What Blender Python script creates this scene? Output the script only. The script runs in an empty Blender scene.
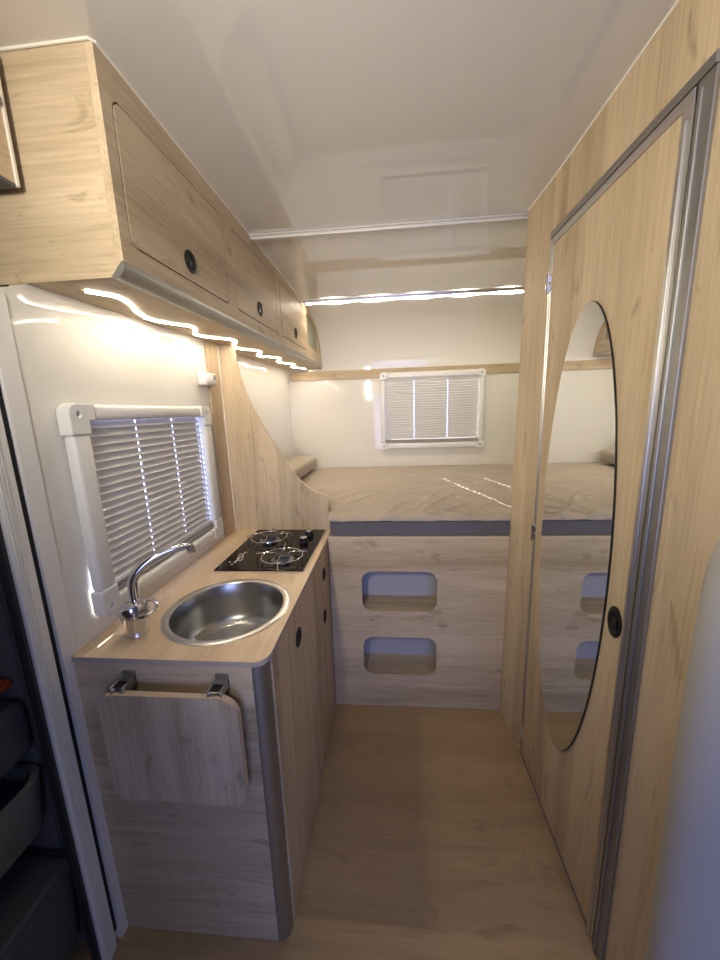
import bpy, bmesh, math, random
from math import sin, cos, pi, radians
from mathutils import Vector, Matrix, noise

random.seed(4)
SC = bpy.context.scene
COL = SC.collection

# ------------------------------------------------------------------ materials
def new_mat(name):
    m = bpy.data.materials.new(name)
    m.use_nodes = True
    nt = m.node_tree
    b = nt.nodes['Principled BSDF']
    return m, nt, b

def plain(name, col, rough=.5, metal=0., spec=.5, bump=0., bscale=200., var=0., vscale=6., coat=0.):
    m, nt, b = new_mat(name)
    b.inputs['Base Color'].default_value = (*col, 1)
    b.inputs['Roughness'].default_value = rough
    b.inputs['Metallic'].default_value = metal
    b.inputs['Specular IOR Level'].default_value = spec
    b.inputs['Coat Weight'].default_value = coat
    N = nt.nodes
    tc = N.new('ShaderNodeTexCoord')
    if var > 0:
        n = N.new('ShaderNodeTexNoise'); n.inputs['Scale'].default_value = vscale; n.inputs['Detail'].default_value = 4
        nt.links.new(tc.outputs['Object'], n.inputs['Vector'])
        mx = N.new('ShaderNodeMix'); mx.data_type = 'RGBA'
        mx.inputs[6].default_value = (*[c*(1-var) for c in col], 1)
        mx.inputs[7].default_value = (*[min(1, c*(1+var)) for c in col], 1)
        nt.links.new(n.outputs['Fac'], mx.inputs[0])
        nt.links.new(mx.outputs[2], b.inputs['Base Color'])
    if bump > 0:
        n = N.new('ShaderNodeTexNoise'); n.inputs['Scale'].default_value = bscale; n.inputs['Detail'].default_value = 3
        nt.links.new(tc.outputs['Object'], n.inputs['Vector'])
        bp = N.new('ShaderNodeBump'); bp.inputs['Strength'].default_value = bump; bp.inputs['Distance'].default_value = .002
        nt.links.new(n.outputs['Fac'], bp.inputs['Height'])
        nt.links.new(bp.outputs['Normal'], b.inputs['Normal'])
    return m

def oak(name, grain='z', light=(.60, .475, .345), dark=(.44, .335, .235), rough=.5, board=.11, offs=0., contrast=1.):
    """pale sawn-oak decor: broad boards, long streaks, fine pores; grain = axis the fibres follow"""
    m, nt, b = new_mat(name)
    N, L = nt.nodes, nt.links
    tc = N.new('ShaderNodeTexCoord')
    gi = 'xyz'.index(grain)
    def mapped(along, across):
        mp = N.new('ShaderNodeMapping')
        s = [across]*3; s[gi] = along
        mp.inputs['Scale'].default_value = s
        mp.inputs['Location'].default_value = (offs, offs*1.7, offs*.6)
        L.new(tc.outputs['Object'], mp.inputs['Vector'])
        return mp
    def nz(mp, scale, det, dist=0.):
        n = N.new('ShaderNodeTexNoise'); n.inputs['Scale'].default_value = scale
        n.inputs['Detail'].default_value = det; n.inputs['Distortion'].default_value = dist
        n.inputs['Roughness'].default_value = .6
        L.new(mp.outputs[0], n.inputs['Vector']); return n
    fine = nz(mapped(6, 150), 1, 4)
    mid = nz(mapped(1.4, 16), 1, 5, .6)
    wide = nz(mapped(.25, 1.0/board), 1, 1)
    flame = nz(mapped(4, 11), 1, 3, 2.2)
    def math_(op, a, bb):
        q = N.new('ShaderNodeMath'); q.operation = op
        for i, v in enumerate((a, bb)):
            if isinstance(v, (int, float)): q.inputs[i].default_value = v
            else: L.new(v, q.inputs[i])
        return q.outputs[0]
    # sparse darker flames
    fl = N.new('ShaderNodeMapRange'); fl.inputs[1].default_value = .60; fl.inputs[2].default_value = .74
    fl.inputs[3].default_value = 0; fl.inputs[4].default_value = 1
    L.new(flame.outputs['Fac'], fl.inputs[0])
    s = math_('ADD', math_('MULTIPLY', fine.outputs['Fac'], .42), math_('MULTIPLY', mid.outputs['Fac'], .55))
    s = math_('ADD', s, math_('MULTIPLY', wide.outputs['Fac'], .55))
    s = math_('SUBTRACT', s, math_('MULTIPLY', fl.outputs[0], .24))
    mr = N.new('ShaderNodeMapRange'); mr.clamp = True
    mr.inputs[1].default_value = .725-.17/contrast; mr.inputs[2].default_value = .725+.17/contrast
    L.new(s, mr.inputs[0])
    mx = N.new('ShaderNodeMix'); mx.data_type = 'RGBA'
    mx.inputs[6].default_value = (*dark, 1); mx.inputs[7].default_value = (*light, 1)
    L.new(mr.outputs[0], mx.inputs[0]); L.new(mx.outputs[2], b.inputs['Base Color'])
    b.inputs['Roughness'].default_value = rough
    b.inputs['Specular IOR Level'].default_value = .35
    bp = N.new('ShaderNodeBump'); bp.inputs['Strength'].default_value = .12; bp.inputs['Distance'].default_value = .001
    L.new(fine.outputs['Fac'], bp.inputs['Height']); L.new(bp.outputs['Normal'], b.inputs['Normal'])
    return m

def emit(name, col, strength):
    m = bpy.data.materials.new(name); m.use_nodes = True
    nt = m.node_tree; nt.nodes.clear()
    e = nt.nodes.new('ShaderNodeEmission'); e.inputs[0].default_value = (*col, 1); e.inputs[1].default_value = strength
    o = nt.nodes.new('ShaderNodeOutputMaterial'); nt.links.new(e.outputs[0], o.inputs[0])
    return m

def glass_pane(name):
    m = bpy.data.materials.new(name); m.use_nodes = True
    nt = m.node_tree; nt.nodes.clear()
    t = nt.nodes.new('ShaderNodeBsdfTransparent'); t.inputs[0].default_value = (.93, .95, .97, 1)
    g = nt.nodes.new('ShaderNodeBsdfGlossy'); g.inputs['Roughness'].default_value = .02
    lw = nt.nodes.new('ShaderNodeLayerWeight'); lw.inputs[0].default_value = .5
    pw = nt.nodes.new('ShaderNodeMath'); pw.operation = 'POWER'; pw.inputs[1].default_value = 5
    nt.links.new(lw.outputs['Facing'], pw.inputs[0])
    f = nt.nodes.new('ShaderNodeMath'); f.operation = 'MULTIPLY_ADD'; f.inputs[1].default_value = .9; f.inputs[2].default_value = .04
    nt.links.new(pw.outputs[0], f.inputs[0])
    x = nt.nodes.new('ShaderNodeMixShader'); o = nt.nodes.new('ShaderNodeOutputMaterial')
    nt.links.new(f.outputs[0], x.inputs[0]); nt.links.new(t.outputs[0], x.inputs[1]); nt.links.new(g.outputs[0], x.inputs[2])
    nt.links.new(x.outputs[0], o.inputs[0])
    return m

def fabric(name, col, col2=None, scale=420):
    m, nt, b = new_mat(name)
    N, L = nt.nodes, nt.links
    tc = N.new('ShaderNodeTexCoord')
    n = N.new('ShaderNodeTexNoise'); n.inputs['Scale'].default_value = scale; n.inputs['Detail'].default_value = 2
    n2 = N.new('ShaderNodeTexNoise'); n2.inputs['Scale'].default_value = 5; n2.inputs['Detail'].default_value = 3
    L.new(tc.outputs['Object'], n.inputs['Vector']); L.new(tc.outputs['Object'], n2.inputs['Vector'])
    mx = N.new('ShaderNodeMix'); mx.data_type = 'RGBA'
    mx.inputs[6].default_value = (*[c*.9 for c in col], 1); mx.inputs[7].default_value = (*(col2 or [c*1.08 for c in col]), 1)
    L.new(n2.outputs['Fac'], mx.inputs[0]); L.new(mx.outputs[2], b.inputs['Base Color'])
    b.inputs['Roughness'].default_value = .92; b.inputs['Specular IOR Level'].default_value = .15
    b.inputs['Sheen Weight'].default_value = .15
    bp = N.new('ShaderNodeBump'); bp.inputs['Strength'].default_value = .25; bp.inputs['Distance'].default_value = .001
    L.new(n.outputs['Fac'], bp.inputs['Height']); L.new(bp.outputs['Normal'], b.inputs['Normal'])
    return m

OL, OD = (.64, .515, .355), (.38, .29, .178)
M = dict(
    oak_x=oak('oak_grain_across', 'x', OL, OD, offs=1.3, board=.16),
    oak_y=oak('oak_grain_lengthways', 'y', OL, OD, offs=2.9, board=.13),
    oak_z=oak('oak_grain_upright', 'z', OL, OD, offs=.4, board=.09),
    oak_top=oak('oak_worktop_decor', 'y', (.76, .60, .42), (.56, .41, .265), rough=.28, offs=5.1, board=.12),
    oak_edge=plain('oak_edge_band', (.64, .51, .37), .45),
    floor=oak('floor_vinyl_oak', 'x', (.48, .335, .17), (.35, .24, .12), rough=.42, offs=8.3, board=.2),
    white=plain('glossy_white_wall_sheet', (.80, .785, .73), .045, bump=.008, bscale=6),
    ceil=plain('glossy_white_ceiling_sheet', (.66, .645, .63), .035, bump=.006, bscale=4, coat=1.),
    plast=plain('white_plastic', (.80, .80, .78), .35, bump=.05, bscale=600),
    blind=plain('white_pleated_fabric', (.80, .79, .77), .8, spec=.2),
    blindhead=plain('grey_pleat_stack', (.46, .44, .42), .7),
    alu=plain('brushed_aluminium', (.66, .65, .63), .32, 1., bump=.06, bscale=400),
    alu_mat=plain('satin_aluminium', (.40, .40, .39), .45, 1., bump=.05, bscale=500),
    alu_soft=plain('matt_aluminium', (.60, .575, .54), .5, .5),
    chrome=plain('chrome', (.82, .82, .83), .08, 1.),
    steel=plain('brushed_steel', (.44, .44, .44), .27, 1., bump=.05, bscale=300),
    steel_rim=plain('satin_steel_rim', (.72, .71, .69), .3, 1.),
    glassblk=plain('black_hob_glass', (.005, .005, .006), .06, spec=.3),
    blk=plain('black_plastic', (.012, .012, .013), .5, spec=.3),
    rubber=plain('black_rubber_seal', (.01, .01, .012), .7),
    dkseal=plain('dark_grey_seal', (.028, .028, .03), .6),
    cast=plain('burner_cap_enamel', (.02, .02, .024), .3),
    burner=plain('burner_ring_alloy', (.30, .32, .36), .35, 1.),
    mirror=plain('mirror_silver', (.86, .88, .87), .012, 1.),
    mirredge=plain('mirror_dark_edge', (.01, .012, .012), .3),
    sheet=fabric('taupe_cotton_sheet', (.43, .365, .295)),
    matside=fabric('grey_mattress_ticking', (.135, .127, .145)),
    cushion=fabric('beige_cushion_cloth', (.42, .365, .29)),
    cabdark=plain('charcoal_moulded_plastic', (.095, .095, .105), .55, bump=.3, bscale=900),
    cabgrey=plain('grey_moulded_plastic', (.22, .215, .205), .5, bump=.3, bscale=900),
    navy=plain('navy_felt_lining', (.012, .018, .07), .9),
    orange=plain('orange_webbing', (.5, .09, .015), .6),
    pillar=plain('light_grey_trim_plastic', (.50, .49, .48), .33, bump=.08, bscale=700),
    recess=plain('pale_recess_lining', (.44, .43, .47), .5),
    shell=plain('dull_grey_cab_lining', (.16, .155, .15), .8),
    olive=plain('olive_grey_panel', (.34, .335, .27), .7),
    bead=plain('white_sealant', (.84, .81, .72), .35),
    print=plain('white_print', (.75, .75, .75), .5),
    led=emit('warm_white_led_tape', (1., .86, .67), 105.),
    led_side=emit('warm_white_led_side', (1., .86, .67), 9.),
    led2=emit('warm_white_led_tape_bed', (1., .88, .71), 165.),
    pane=glass_pane('window_acrylic'),
)

# ------------------------------------------------------------------ mesh helpers
def add_box(bm, lo, hi, bev=0., seg=2):
    vs = [bm.verts.new((x, y, z)) for x in (lo[0], hi[0]) for y in (lo[1], hi[1]) for z in (lo[2], hi[2])]
    q = [(0, 1, 3, 2), (4, 6, 7, 5), (0, 4, 5, 1), (2, 3, 7, 6), (0, 2, 6, 4), (1, 5, 7, 3)]
    fs = [bm.faces.new([vs[i] for i in f]) for f in q]
    if bev > 0:
        es = list({e for f in fs for e in f.edges})
        bmesh.ops.bevel(bm, geom=es, offset=bev, segments=seg, profile=.5, affect='EDGES')
    return bm

def box(lo, hi, bev=0., seg=2):
    return add_box(bmesh.new(), lo, hi, bev, seg)

def add_hexa(bm, pts):
    """8 points: bottom ring 4, top ring 4"""
    vs = [bm.verts.new(p) for p in pts]
    for f in [(3, 2, 1, 0), (4, 5, 6, 7), (0, 1, 5, 4), (1, 2, 6, 5), (2, 3, 7, 6), (3, 0, 4, 7)]:
        bm.faces.new([vs[i] for i in f])
    return bm

AX = {'x': lambda u, v, w: (w, u, v),      # plate normal along x: u=y, v=z
      'y': lambda u, v, w: (u, w, v),      # normal along y: u=x, v=z
      'z': lambda u, v, w: (u, v, w)}
def rrect(u0, v0, u1, v1, r, seg=6):
    pts = []
    rr = r if isinstance(r, (tuple, list)) else (r,)*4
    for (cx, cy, a0, q) in ((u1-rr[0], v1-rr[0], 0, rr[0]), (u0+rr[1], v1-rr[1], 90, rr[1]), (u0+rr[2], v0+rr[2], 180, rr[2]), (u1-rr[3], v0+rr[3], 270, rr[3])):
        if q <= 0: pts.append((cx, cy)); continue
        for i in range(seg+1):
            a = radians(a0+90*i/seg); pts.append((cx+q*cos(a), cy+q*sin(a)))
    return pts
def ellipse(cu, cv, a, b, n=48):
    return [(cu+a*cos(2*pi*i/n), cv+b*sin(2*pi*i/n)) for i in range(n)]

def plate(outer, holes, axis, w0, w1, bm=None, bev=0.):
    bm = bm or bmesh.new()
    f = AX[axis]
    t = bmesh.new(); es = []
    for loop in [outer]+list(holes):
        vs = [t.verts.new(f(u, v, w0)) for u, v in loop]
        for i in range(len(vs)):
            es.append(t.edges.new((vs[i], vs[(i+1) % len(vs)])))
    bmesh.ops.triangle_fill(t, use_beauty=True, use_dissolve=False, edges=es)
    d = Vector(f(0, 0, w1))-Vector(f(0, 0, w0))
    r = bmesh.ops.extrude_face_region(t, geom=list(t.faces))
    bmesh.ops.translate(t, verts=[g for g in r['geom'] if isinstance(g, bmesh.types.BMVert)], vec=d)
    bmesh.ops.recalc_face_normals(t, faces=list(t.faces))
    if bev > 0:
        ed = [e for e in t.edges if len(e.link_faces) == 2 and e.calc_face_angle(0) > .9]
        bmesh.ops.bevel(t, geom=ed, offset=bev, segments=2, profile=.5, affect='EDGES')
    merge(bm, t)
    return bm

def merge(bm, t):
    me = bpy.data.meshes.new('tmp'); t.to_mesh(me); t.free(); bm.from_mesh(me); bpy.data.meshes.remove(me)
    return bm

def tube(path, r, n=10, closed=False, bm=None, caps=True):
    bm = bm or bmesh.new()
    P = [Vector(p) for p in path]; K = len(P)
    rr = r if isinstance(r, (list, tuple)) else [r]*K
    rings = []; prev = None
    for i, p in enumerate(P):
        if closed: t = (P[(i+1) % K]-P[i-1]).normalized()
        else: t = (P[min(i+1, K-1)]-P[max(i-1, 0)]).normalized()
        if prev is None:
            a = Vector((0, 0, 1)) if abs(t.z) < .9 else Vector((1, 0, 0))
            u = t.cross(a).normalized()
        else:
            u = (prev-t*prev.dot(t)).normalized()
        prev = u; v = t.cross(u)
        rings.append([bm.verts.new(p+u*rr[i]*cos(2*pi*k/n)+v*rr[i]*sin(2*pi*k/n)) for k in range(n)])
    for i in range(K if closed else K-1):
        A, B = rings[i], rings[(i+1) % K]
        for k in range(n):
            bm.faces.new((A[k], A[(k+1) % n], B[(k+1) % n], B[k]))
    if caps and not closed:
        bm.faces.new(rings[0][::-1]); bm.faces.new(rings[-1])
    return bm

def lathe(c, prof, axis='z', n=40, bm=None, cap0=True, cap1=True):
    """prof: (radius, height along axis)"""
    bm = bm or bmesh.new()
    rings = []
    for r, h in prof:
        ring = []
        for k in range(n):
            a = 2*pi*k/n; u, v = r*cos(a), r*sin(a)
            o = {'z': (u, v, h), 'x': (h, u, v), 'y': (u, h, v)}[axis]
            ring.append(bm.verts.new((c[0]+o[0], c[1]+o[1], c[2]+o[2])))
        rings.append(ring)
    for A, B in zip(rings, rings[1:]):
        for k in range(n):
            bm.faces.new((A[k], A[(k+1) % n], B[(k+1) % n], B[k]))
    if cap0 and prof[0][0] > 1e-6: bm.faces.new(rings[0][::-1])
    if cap1 and prof[-1][0] > 1e-6: bm.faces.new(rings[-1])
    bmesh.ops.remove_doubles(bm, verts=bm.verts, dist=1e-6)
    bmesh.ops.recalc_face_normals(bm, faces=list(bm.faces))
    return bm

def obj(name, bm, mat, parent=None, smooth=False, label=None):
    base = Vector((0, 0, 0))
    p = parent
    while p is not None:
        base += p.location; p = p.parent
    if parent is None:
        xs = [v.co for v in bm.verts]
        lo = Vector([min(c[i] for c in xs) for i in range(3)]); hi = Vector([max(c[i] for c in xs) for i in range(3)])
        loc = Vector(((lo.x+hi.x)/2, (lo.y+hi.y)/2, lo.z))
    else:
        loc = Vector((0, 0, 0))
    bmesh.ops.translate(bm, verts=bm.verts, vec=-(base+loc))
    bmesh.ops.recalc_face_normals(bm, faces=list(bm.faces))
    me = bpy.data.meshes.new(name); bm.to_mesh(me); bm.free()
    me.materials.append(M[mat] if isinstance(mat, str) else mat)
    if smooth:
        for f in me.polygons: f.use_smooth = True
        me.set_sharp_from_angle(angle=radians(40))
    o = bpy.data.objects.new(name, me); COL.objects.link(o)
    o.parent = parent; o.location = loc
    if label: o['label'] = label
    return o

def thing(name, loc, label, cat, group=None):
    o = bpy.data.objects.new(name, None); COL.objects.link(o)
    o.location = loc; o.empty_display_size = .05
    o['label'] = label; o['category'] = cat
    if group: o['group'] = group
    return o
def tag(o, label, cat, group=None):
    o['label'] = label; o['category'] = cat
    if group: o['group'] = group
    return o
def struct(o, label=None, cat=None):
    o['kind'] = 'structure'
    if label: o['label'] = label
    if cat: o['category'] = cat
    return o

# ------------------------------------------------------------------ dimensions (metres)
ZC = 2.087            # ceiling
XL, XN = -.76, -.815  # left wall by the kitchen / in the bed niche
XR = .514             # right wall
YR = 2.95             # rear wall
YP = 1.595            # partition
XO = 1.15             # outer wall, right
YF = -1.9             # cab end

# ------------------------------------------------------------------ shell
struct(obj('floor', box((-1.1, YF-.03, -.04), (XO+.04, YR+.06, 0)), 'floor'), 'pale oak vinyl floor of the aisle', 'floor')
struct(obj('ceiling', box((-1.1, YF-.03, ZC), (XO+.04, 2.421, ZC+.04)), 'ceil'), 'glossy white ceiling', 'ceiling')
# curved roof over the bed
bm = bmesh.new(); prof = []
for i in range(25):
    t = pi/2*i/24
    prof.append((2.42+.53*sin(t)**(2/2.3), 1.70+(ZC-1.70)*cos(t)**(2/2.3)))
ra = [[bm.verts.new((x, y, z)) for y, z in prof] for x in (-1.0, XO)]
rb = [[bm.verts.new((x, y+.05*(i/24), z+.04)) for i, (y, z) in enumerate(prof)] for x in (-1.0, XO)]
for R0, R1 in ((ra[0], ra[1]), (rb[0], rb[1]), (ra[0], rb[0]), (ra[1], rb[1])):
    for i in range(24): bm.faces.new((R0[i], R0[i+1], R1[i+1], R1[i]))
for i in (0, 24): bm.faces.new((ra[0][i], ra[1][i], rb[1][i], rb[0][i]))
struct(obj('wall_rear_upper', bm, 'white', smooth=True), 'curved glossy white wall above the bed', 'wall')
# rear wall with window hole
WR = (-.02, 1.135, .675, 1.63)   # x0 z0 x1 z1
bm = plate([(-1.0, 0), (XO, 0), (XO, 1.72), (-1.0, 1.72)], [[(WR[0], WR[1]), (WR[2], WR[1]), (WR[2], WR[3]), (WR[0], WR[3])]], 'y', YR, YR+.04)
struct(obj('wall_rear', bm, 'white'), 'glossy white wall behind the bed', 'wall')
# left wall: kitchen part with window hole, bed niche part, upper outer band
WL = (.797, .911, 1.375, 1.40)   # y0 z0 y1 z1
bm = plate([(.70, 0), (YP+.01, 0), (YP+.01, 1.72), (.775, 1.70), (.757, 1.683), (.70, 1.661)], [[(WL[0]-.016, WL[1]), (WL[2], WL[1]), (WL[2], WL[3]), (WL[0]+.02, WL[3]), (WL[0]+.02, WL[1]+.14), (WL[0]-.016, WL[1]+.11)]], 'x', XL-.04, XL)
struct(obj('wall_left', bm, 'white'), 'glossy white wall behind the sink', 'wall')
bm = box((XN-.04, YP+.01, 0), (XN, YR, 1.76))
struct(obj('wall_left_niche', bm, 'white'), 'glossy white side wall of the bed niche', 'wall')
bm = box((-.90, .70, 1.70), (-.86, YR, ZC)); add_box(bm, (-.90, .70, 0), (-.86, YR, 1.72)); add_box(bm, (-1.1, .66, 0), (-.86, .70, ZC))
struct(obj('wall_left_outer', bm, 'shell'))
bm = plate([(.70, 0), (YR, 0), (YR, ZC), (.70, ZC)], [[(.74, .9), (1.45, .9), (1.45, 1.47), (.74, 1.47)]], 'x', -.905, -.861)
o = bpy.data.objects['wall_left_outer']; bpy.data.objects.remove(o)
add_box(bm, (-1.1, .655, 0), (-.861, .70, ZC))
struct(obj('wall_left_outer', bm, 'shell'))
bm = box((-.861, .70, 1.475), (XL-.04, YP, 1.49)); add_box(bm, (-.861, .70, .86), (XL-.04, YP, .875)); add_box(bm, (-.861, 1.455, .86), (XL-.04, 1.47, 1.49)); add_box(bm, (-.861, .715, .86), (XL-.04, .73, 1.49))
struct(obj('window_1_lining', bm, 'recess'))
struct(obj('wall_side_outer', box((XO, YF, 0), (XO+.04, YR, ZC)), 'shell'))
struct(obj('wall_cab_outer', box((-1.1, YF, 0), (-1.06, .66, ZC)), 'shell'))
# right wall: panel with door hole, filler panel to the bed, cross wall behind the pillar
DY0, DY1, DZ0, DZ1 = .712, 1.285, .012, 1.915
bm = plate([(.56, 0), (1.29, 0), (1.29, ZC), (.56, ZC)], [[(DY0, DZ0), (DY1, DZ0), (DY1, DZ1), (DY0, DZ1)]], 'x', XR, XR+.03)
struct(obj('wall_right', bm, 'oak_z'), 'pale oak wall panel around the mirrored door', 'wall')
bm = add_hexa(bmesh.new(), [(XR, 1.29, 0), (.488, 1.4885, 0), (.510, 1.4885, 0), (XR+.03, 1.29, 0), (XR, 1.29, ZC), (.505, 1.4885, ZC), (.527, 1.4885, ZC), (XR+.03, 1.29, ZC)])
struct(obj('wall_right_end', bm, 'oak_z'), 'narrow oak wall panel between door and bed', 'wall')
struct(obj('wall_cross', box((.53, .55, 0), (XO, .58, ZC)), 'shell'))
struct(obj('wall_bath_rear', box((.535, 1.455, 0), (XO, 1.485, ZC)), 'oak_z'))
# cab end wall with the windscreen, added unseen baffle shading the kitchen end
bm = plate([(-1.1, 0), (XO, 0), (XO, ZC), (-1.1, ZC)], [rrect(-.35, .60, 1.10, 1.72, .06)], 'y', YF-.03, YF)
struct(obj('wall_front', bm, 'shell'))
struct(obj('window_3', box((-.36, YF-.02, .59), (1.11, YF-.014, 1.73)), 'pane'))
struct(obj('wall_light_baffle', box((-1.06, -.36, 0), (-.27, -.32, ZC)), 'shell'))

# trims
struct(obj('trim_1', add_box(box((-.535, 1.512, ZC-.016), (.53, 1.532, ZC-.0005), .002), (-.535, 1.504, ZC-.006), (.53, 1.54, ZC-.0005)), 'alu_soft'), 'grey aluminium bar across the ceiling', 'ceiling trim')
struct(obj('trim_2', box((-.80, YR-.014, 1.655), (XO, YR-.0005, 1.722), .002), 'oak_x'), 'oak strip along the rear wall above the window', 'wall trim')
struct(obj('trim_3', tube([(XR-.001, .56, ZC-.001), (XR-.001, 1.29, ZC-.001), (.503, 1.488, ZC-.001)], .003, 6), 'bead'))
struct(obj('trim_4', tube([(-.80, .754, ZC-.001), (-.54, .754, ZC-.001), (-.533, .762, ZC-.001), (-.533, 2.38, ZC-.001)], .003, 6), 'bead'))
struct(obj('trim_5', tube([(XL+.011, YP-.002, .86), (XL+.011, YP-.002, 1.70)], .0035, 6), 'bead'))
struct(obj('trim_6', tube([(XN+.002, YR-.002, .8), (XN+.002, YR-.002, 1.66)], .004, 6), 'bead'))
bm = box((XR-.004, .60, 0), (XR+.02, 1.287, .011))
struct(obj('baseboard_right', bm, 'cabgrey'))
# white doorway post at the left with black rubber groove
jb = bmesh.new()
add_box(jb, (XL-.04, .668, 0), (XL+.004, .705, 1.650))
add_box(jb, (XL-.04, .652, 0), (XL-.012, .668, 1.650))
add_box(jb, (XL-.014, .612, 0), (XL+.004, .652, 1.650), .003)
for k in range(3):
    add_box(jb, (XL-.01, .618+.006*k, 0), (XL+.0065, .621+.006*k, 1.650))
jamb = struct(obj('trim_7', jb, 'plast'), 'white doorway post with a black rubber groove, left of kitchen', 'door post')
struct(obj('groove_seal', box((XL-.011, .6535, .04), (XL-.004, .6665, 1.650)), 'rubber', jamb))
struct(obj('edge_seal', add_box(box((XL-.016, .6045, 0), (XL-.003, .6118, 1.650), .002), (XL-.04, .618, 0), (XL-.0145, .6515, 1.650)), 'dkseal', jamb))

# ------------------------------------------------------------------ overhead cabinet
zt = lambda y: .025*(y-.75)
XC = -.535
cab = thing('overhead_cabinet', (-.68, 1.85, 1.69), 'long pale oak overhead cabinet with three flap doors under the ceiling', 'cabinet')
# end panel (faces the viewer)
bm = plate([(-.858, 1.686), (XC-.0162, 1.686), (XC-.0162, ZC-.003), (-.858, ZC-.003)], [], 'y', .757, .772)
obj('end_panel', bm, 'oak_x', cab)
doors = [(.790, 1.262, 1.757, 2.020), (1.322, 1.806, 1.771, 2.030), (1.872, 2.398, 1.787, 2.040)]
def skew(pts): return [(y, z+zt(y)) for y, z in pts]
def door_outline(d, g):
    y0, y1, z0, z1 = d
    k = .025
    return [(y, z+k*(y-y0)) for y, z in rrect(y0-g, z0-g, y1+g, z1+g, .022+g)]
arch = []
for i in range(17):
    t = pi/2*i/16
    arch.append((2.42+.52*sin(t)**(2/2.3), 1.742+(ZC-.006-1.742)*cos(t)**(2/2.3)))
outer = [(.757, ZC-.003)]+[arch[0]]+arch[1:]+[(2.942, 1.72+.025), (.757, 1.70)]
niche = [(2.462, 1.835), (2.835, 1.845), (2.825, 1.90), (2.79, 1.965), (2.73, 2.010), (2.65, 2.035), (2.55, 2.040), (2.462, 2.043)]
fp = plate([(y, z) for y, z in outer], [door_outline(d, .0024) for d in doors]+[niche], 'x', XC-.016, XC)
obj('front_panel', fp, 'oak_y', cab)
obj('niche_panel', plate([(2.455, 1.82), (2.85, 1.83), (2.85, 1.9), (2.7, 2.04), (2.455, 2.06)], [], 'x', XC-.0215, XC-.0165), 'olive', cab, label='olive grey panel set in the curved far end')
# floor of the cabinet, sloping slightly
def yz_strip(pts, x0, x1):
    return plate(pts, [], 'x', x0, x1)
obj('bottom_panel', plate([(.7725, 1.6863), (2.942, 1.686+zt(2.94)), (2.942, 1.699+zt(2.94)), (.7725, 1.699)], [], 'x', -.858, XC-.0165), 'oak_y', cab)
# aluminium quarter-round along the lower front edge
bm = bmesh.new(); sec = [(0, .002)]
for i in range(9):
    a = pi/2*i/8
    sec.append((-.0215+.0225*sin(a)*1.0+.0*i, .024-.0225*(sin(a)*0+cos(a)) ) )
sec = [(-.030, .0)] + [(-.022+.0235*sin(pi/2*i/8), .0225-.0235*cos(pi/2*i/8)) for i in range(9)] + [(.0015, .030), (-.003, .030)]
A = [bm.verts.new((XC+u, .755, 1.685+v)) for u, v in sec]
B = [bm.verts.new((XC+u, 2.93, 1.685+zt(2.93)+v)) for u, v in sec]
for i in range(len(sec)-1): bm.faces.new((A[i], A[i+1], B[i+1], B[i]))
bm.faces.new((A[0], B[0], B[-1], A[-1])); bm.faces.new(A); bm.faces.new(B[::-1])
obj('edge_profile', bm, 'alu_mat', cab, smooth=True, label='grey aluminium rounded edge strip')
btn = [(1.026, 1.812), (1.561, 1.831), (2.145, 1.852)]
for d, (by, bz) in zip(doors, btn):
    dp = plate(door_outline(d, -.0014), [ellipse(by, bz, .0248, .0248, 28)], 'x', XC-.015, XC+.0004)
    dr = obj('flap_door', dp, 'oak_y', cab)
    k = lathe((XC-.014, by, bz), [(.0248, 0), (.0248, .0150), (.0285, .0150), (.0285, .0172), (.021, .0185), (.0185, .0150), (.0005, .0145)], 'x', 30)
    kb = obj('push_lock', k, 'blk', dr, smooth=True)
    obj('lock_catch', add_box(bmesh.new(), (XC+.0005, by-.006, bz-.011), (XC+.003, by+.006, bz+.002), .001), 'cast', kb)
# dark liner closing the inside
bm = box((-.84, .78, 1.765), (-.60, 2.44, ZC-.012))
obj('liner', bm, 'cabdark', cab)

# LED tapes -----------------------------------------------------------------
path = [(-.679,.818),(-.649,.864),(-.651,.905),(-.668,.953),(-.697,1.012),(-.716,1.096),(-.690,1.165),(-.659,1.217),(-.672,1.275),(-.715,1.350),(-.690,1.42),(-.640,1.488),(-.642,1.54),(-.671,1.594),(-.709,1.656),(-.705,1.72),(-.659,1.80),(-.649,1.849),(-.665,1.90),(-.707,1.971),(-.703,2.03),(-.650,2.10),(-.640,2.15),(-.660,2.22),(-.701,2.296),(-.697,2.37),(-.66,2.46),(-.653,2.525),(-.67,2.58),(-.705,2.650),(-.70,2.72),(-.664,2.81),(-.657,2.870)]
def catmull(P, n=4):
    out = []
    for i in range(len(P)-1):
        p0, p1, p2, p3 = [Vector(P[max(0, min(len(P)-1, j))]) for j in (i-1, i, i+1, i+2)]
        for k in range(n):
            t = k/n
            out.append(.5*((2*p1)+(p2-p0)*t+(2*p0-5*p1+4*p2-p3)*t*t+(3*p1-p0-3*p2+p3)*t**3))
    out.append(Vector(P[-1])); return out
pts = catmull([(x, y, 1.686+zt(y)-.0012) for x, y in path])
def ribbon(pts, w, h):
    bm = bmesh.new(); R = []; pts = [Vector(p) for p in pts]
    for i, p in enumerate(pts):
        t = (pts[min(i+1, len(pts)-1)]-pts[max(i-1, 0)]).normalized(); n = t.cross(Vector((0, 0, 1))).normalized()
        R.append([bm.verts.new(p+n*a*w/2+Vector((0, 0, b))) for a, b in ((-1, 0), (-.75, -h), (.75, -h), (1, 0))])
    for A, B in zip(R, R[1:]):
        for k in range(4): bm.faces.new((A[k], A[(k+1) % 4], B[(k+1) % 4], B[k]))
    bm.faces.new(R[0]); bm.faces.new(R[-1])
    return bm
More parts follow.
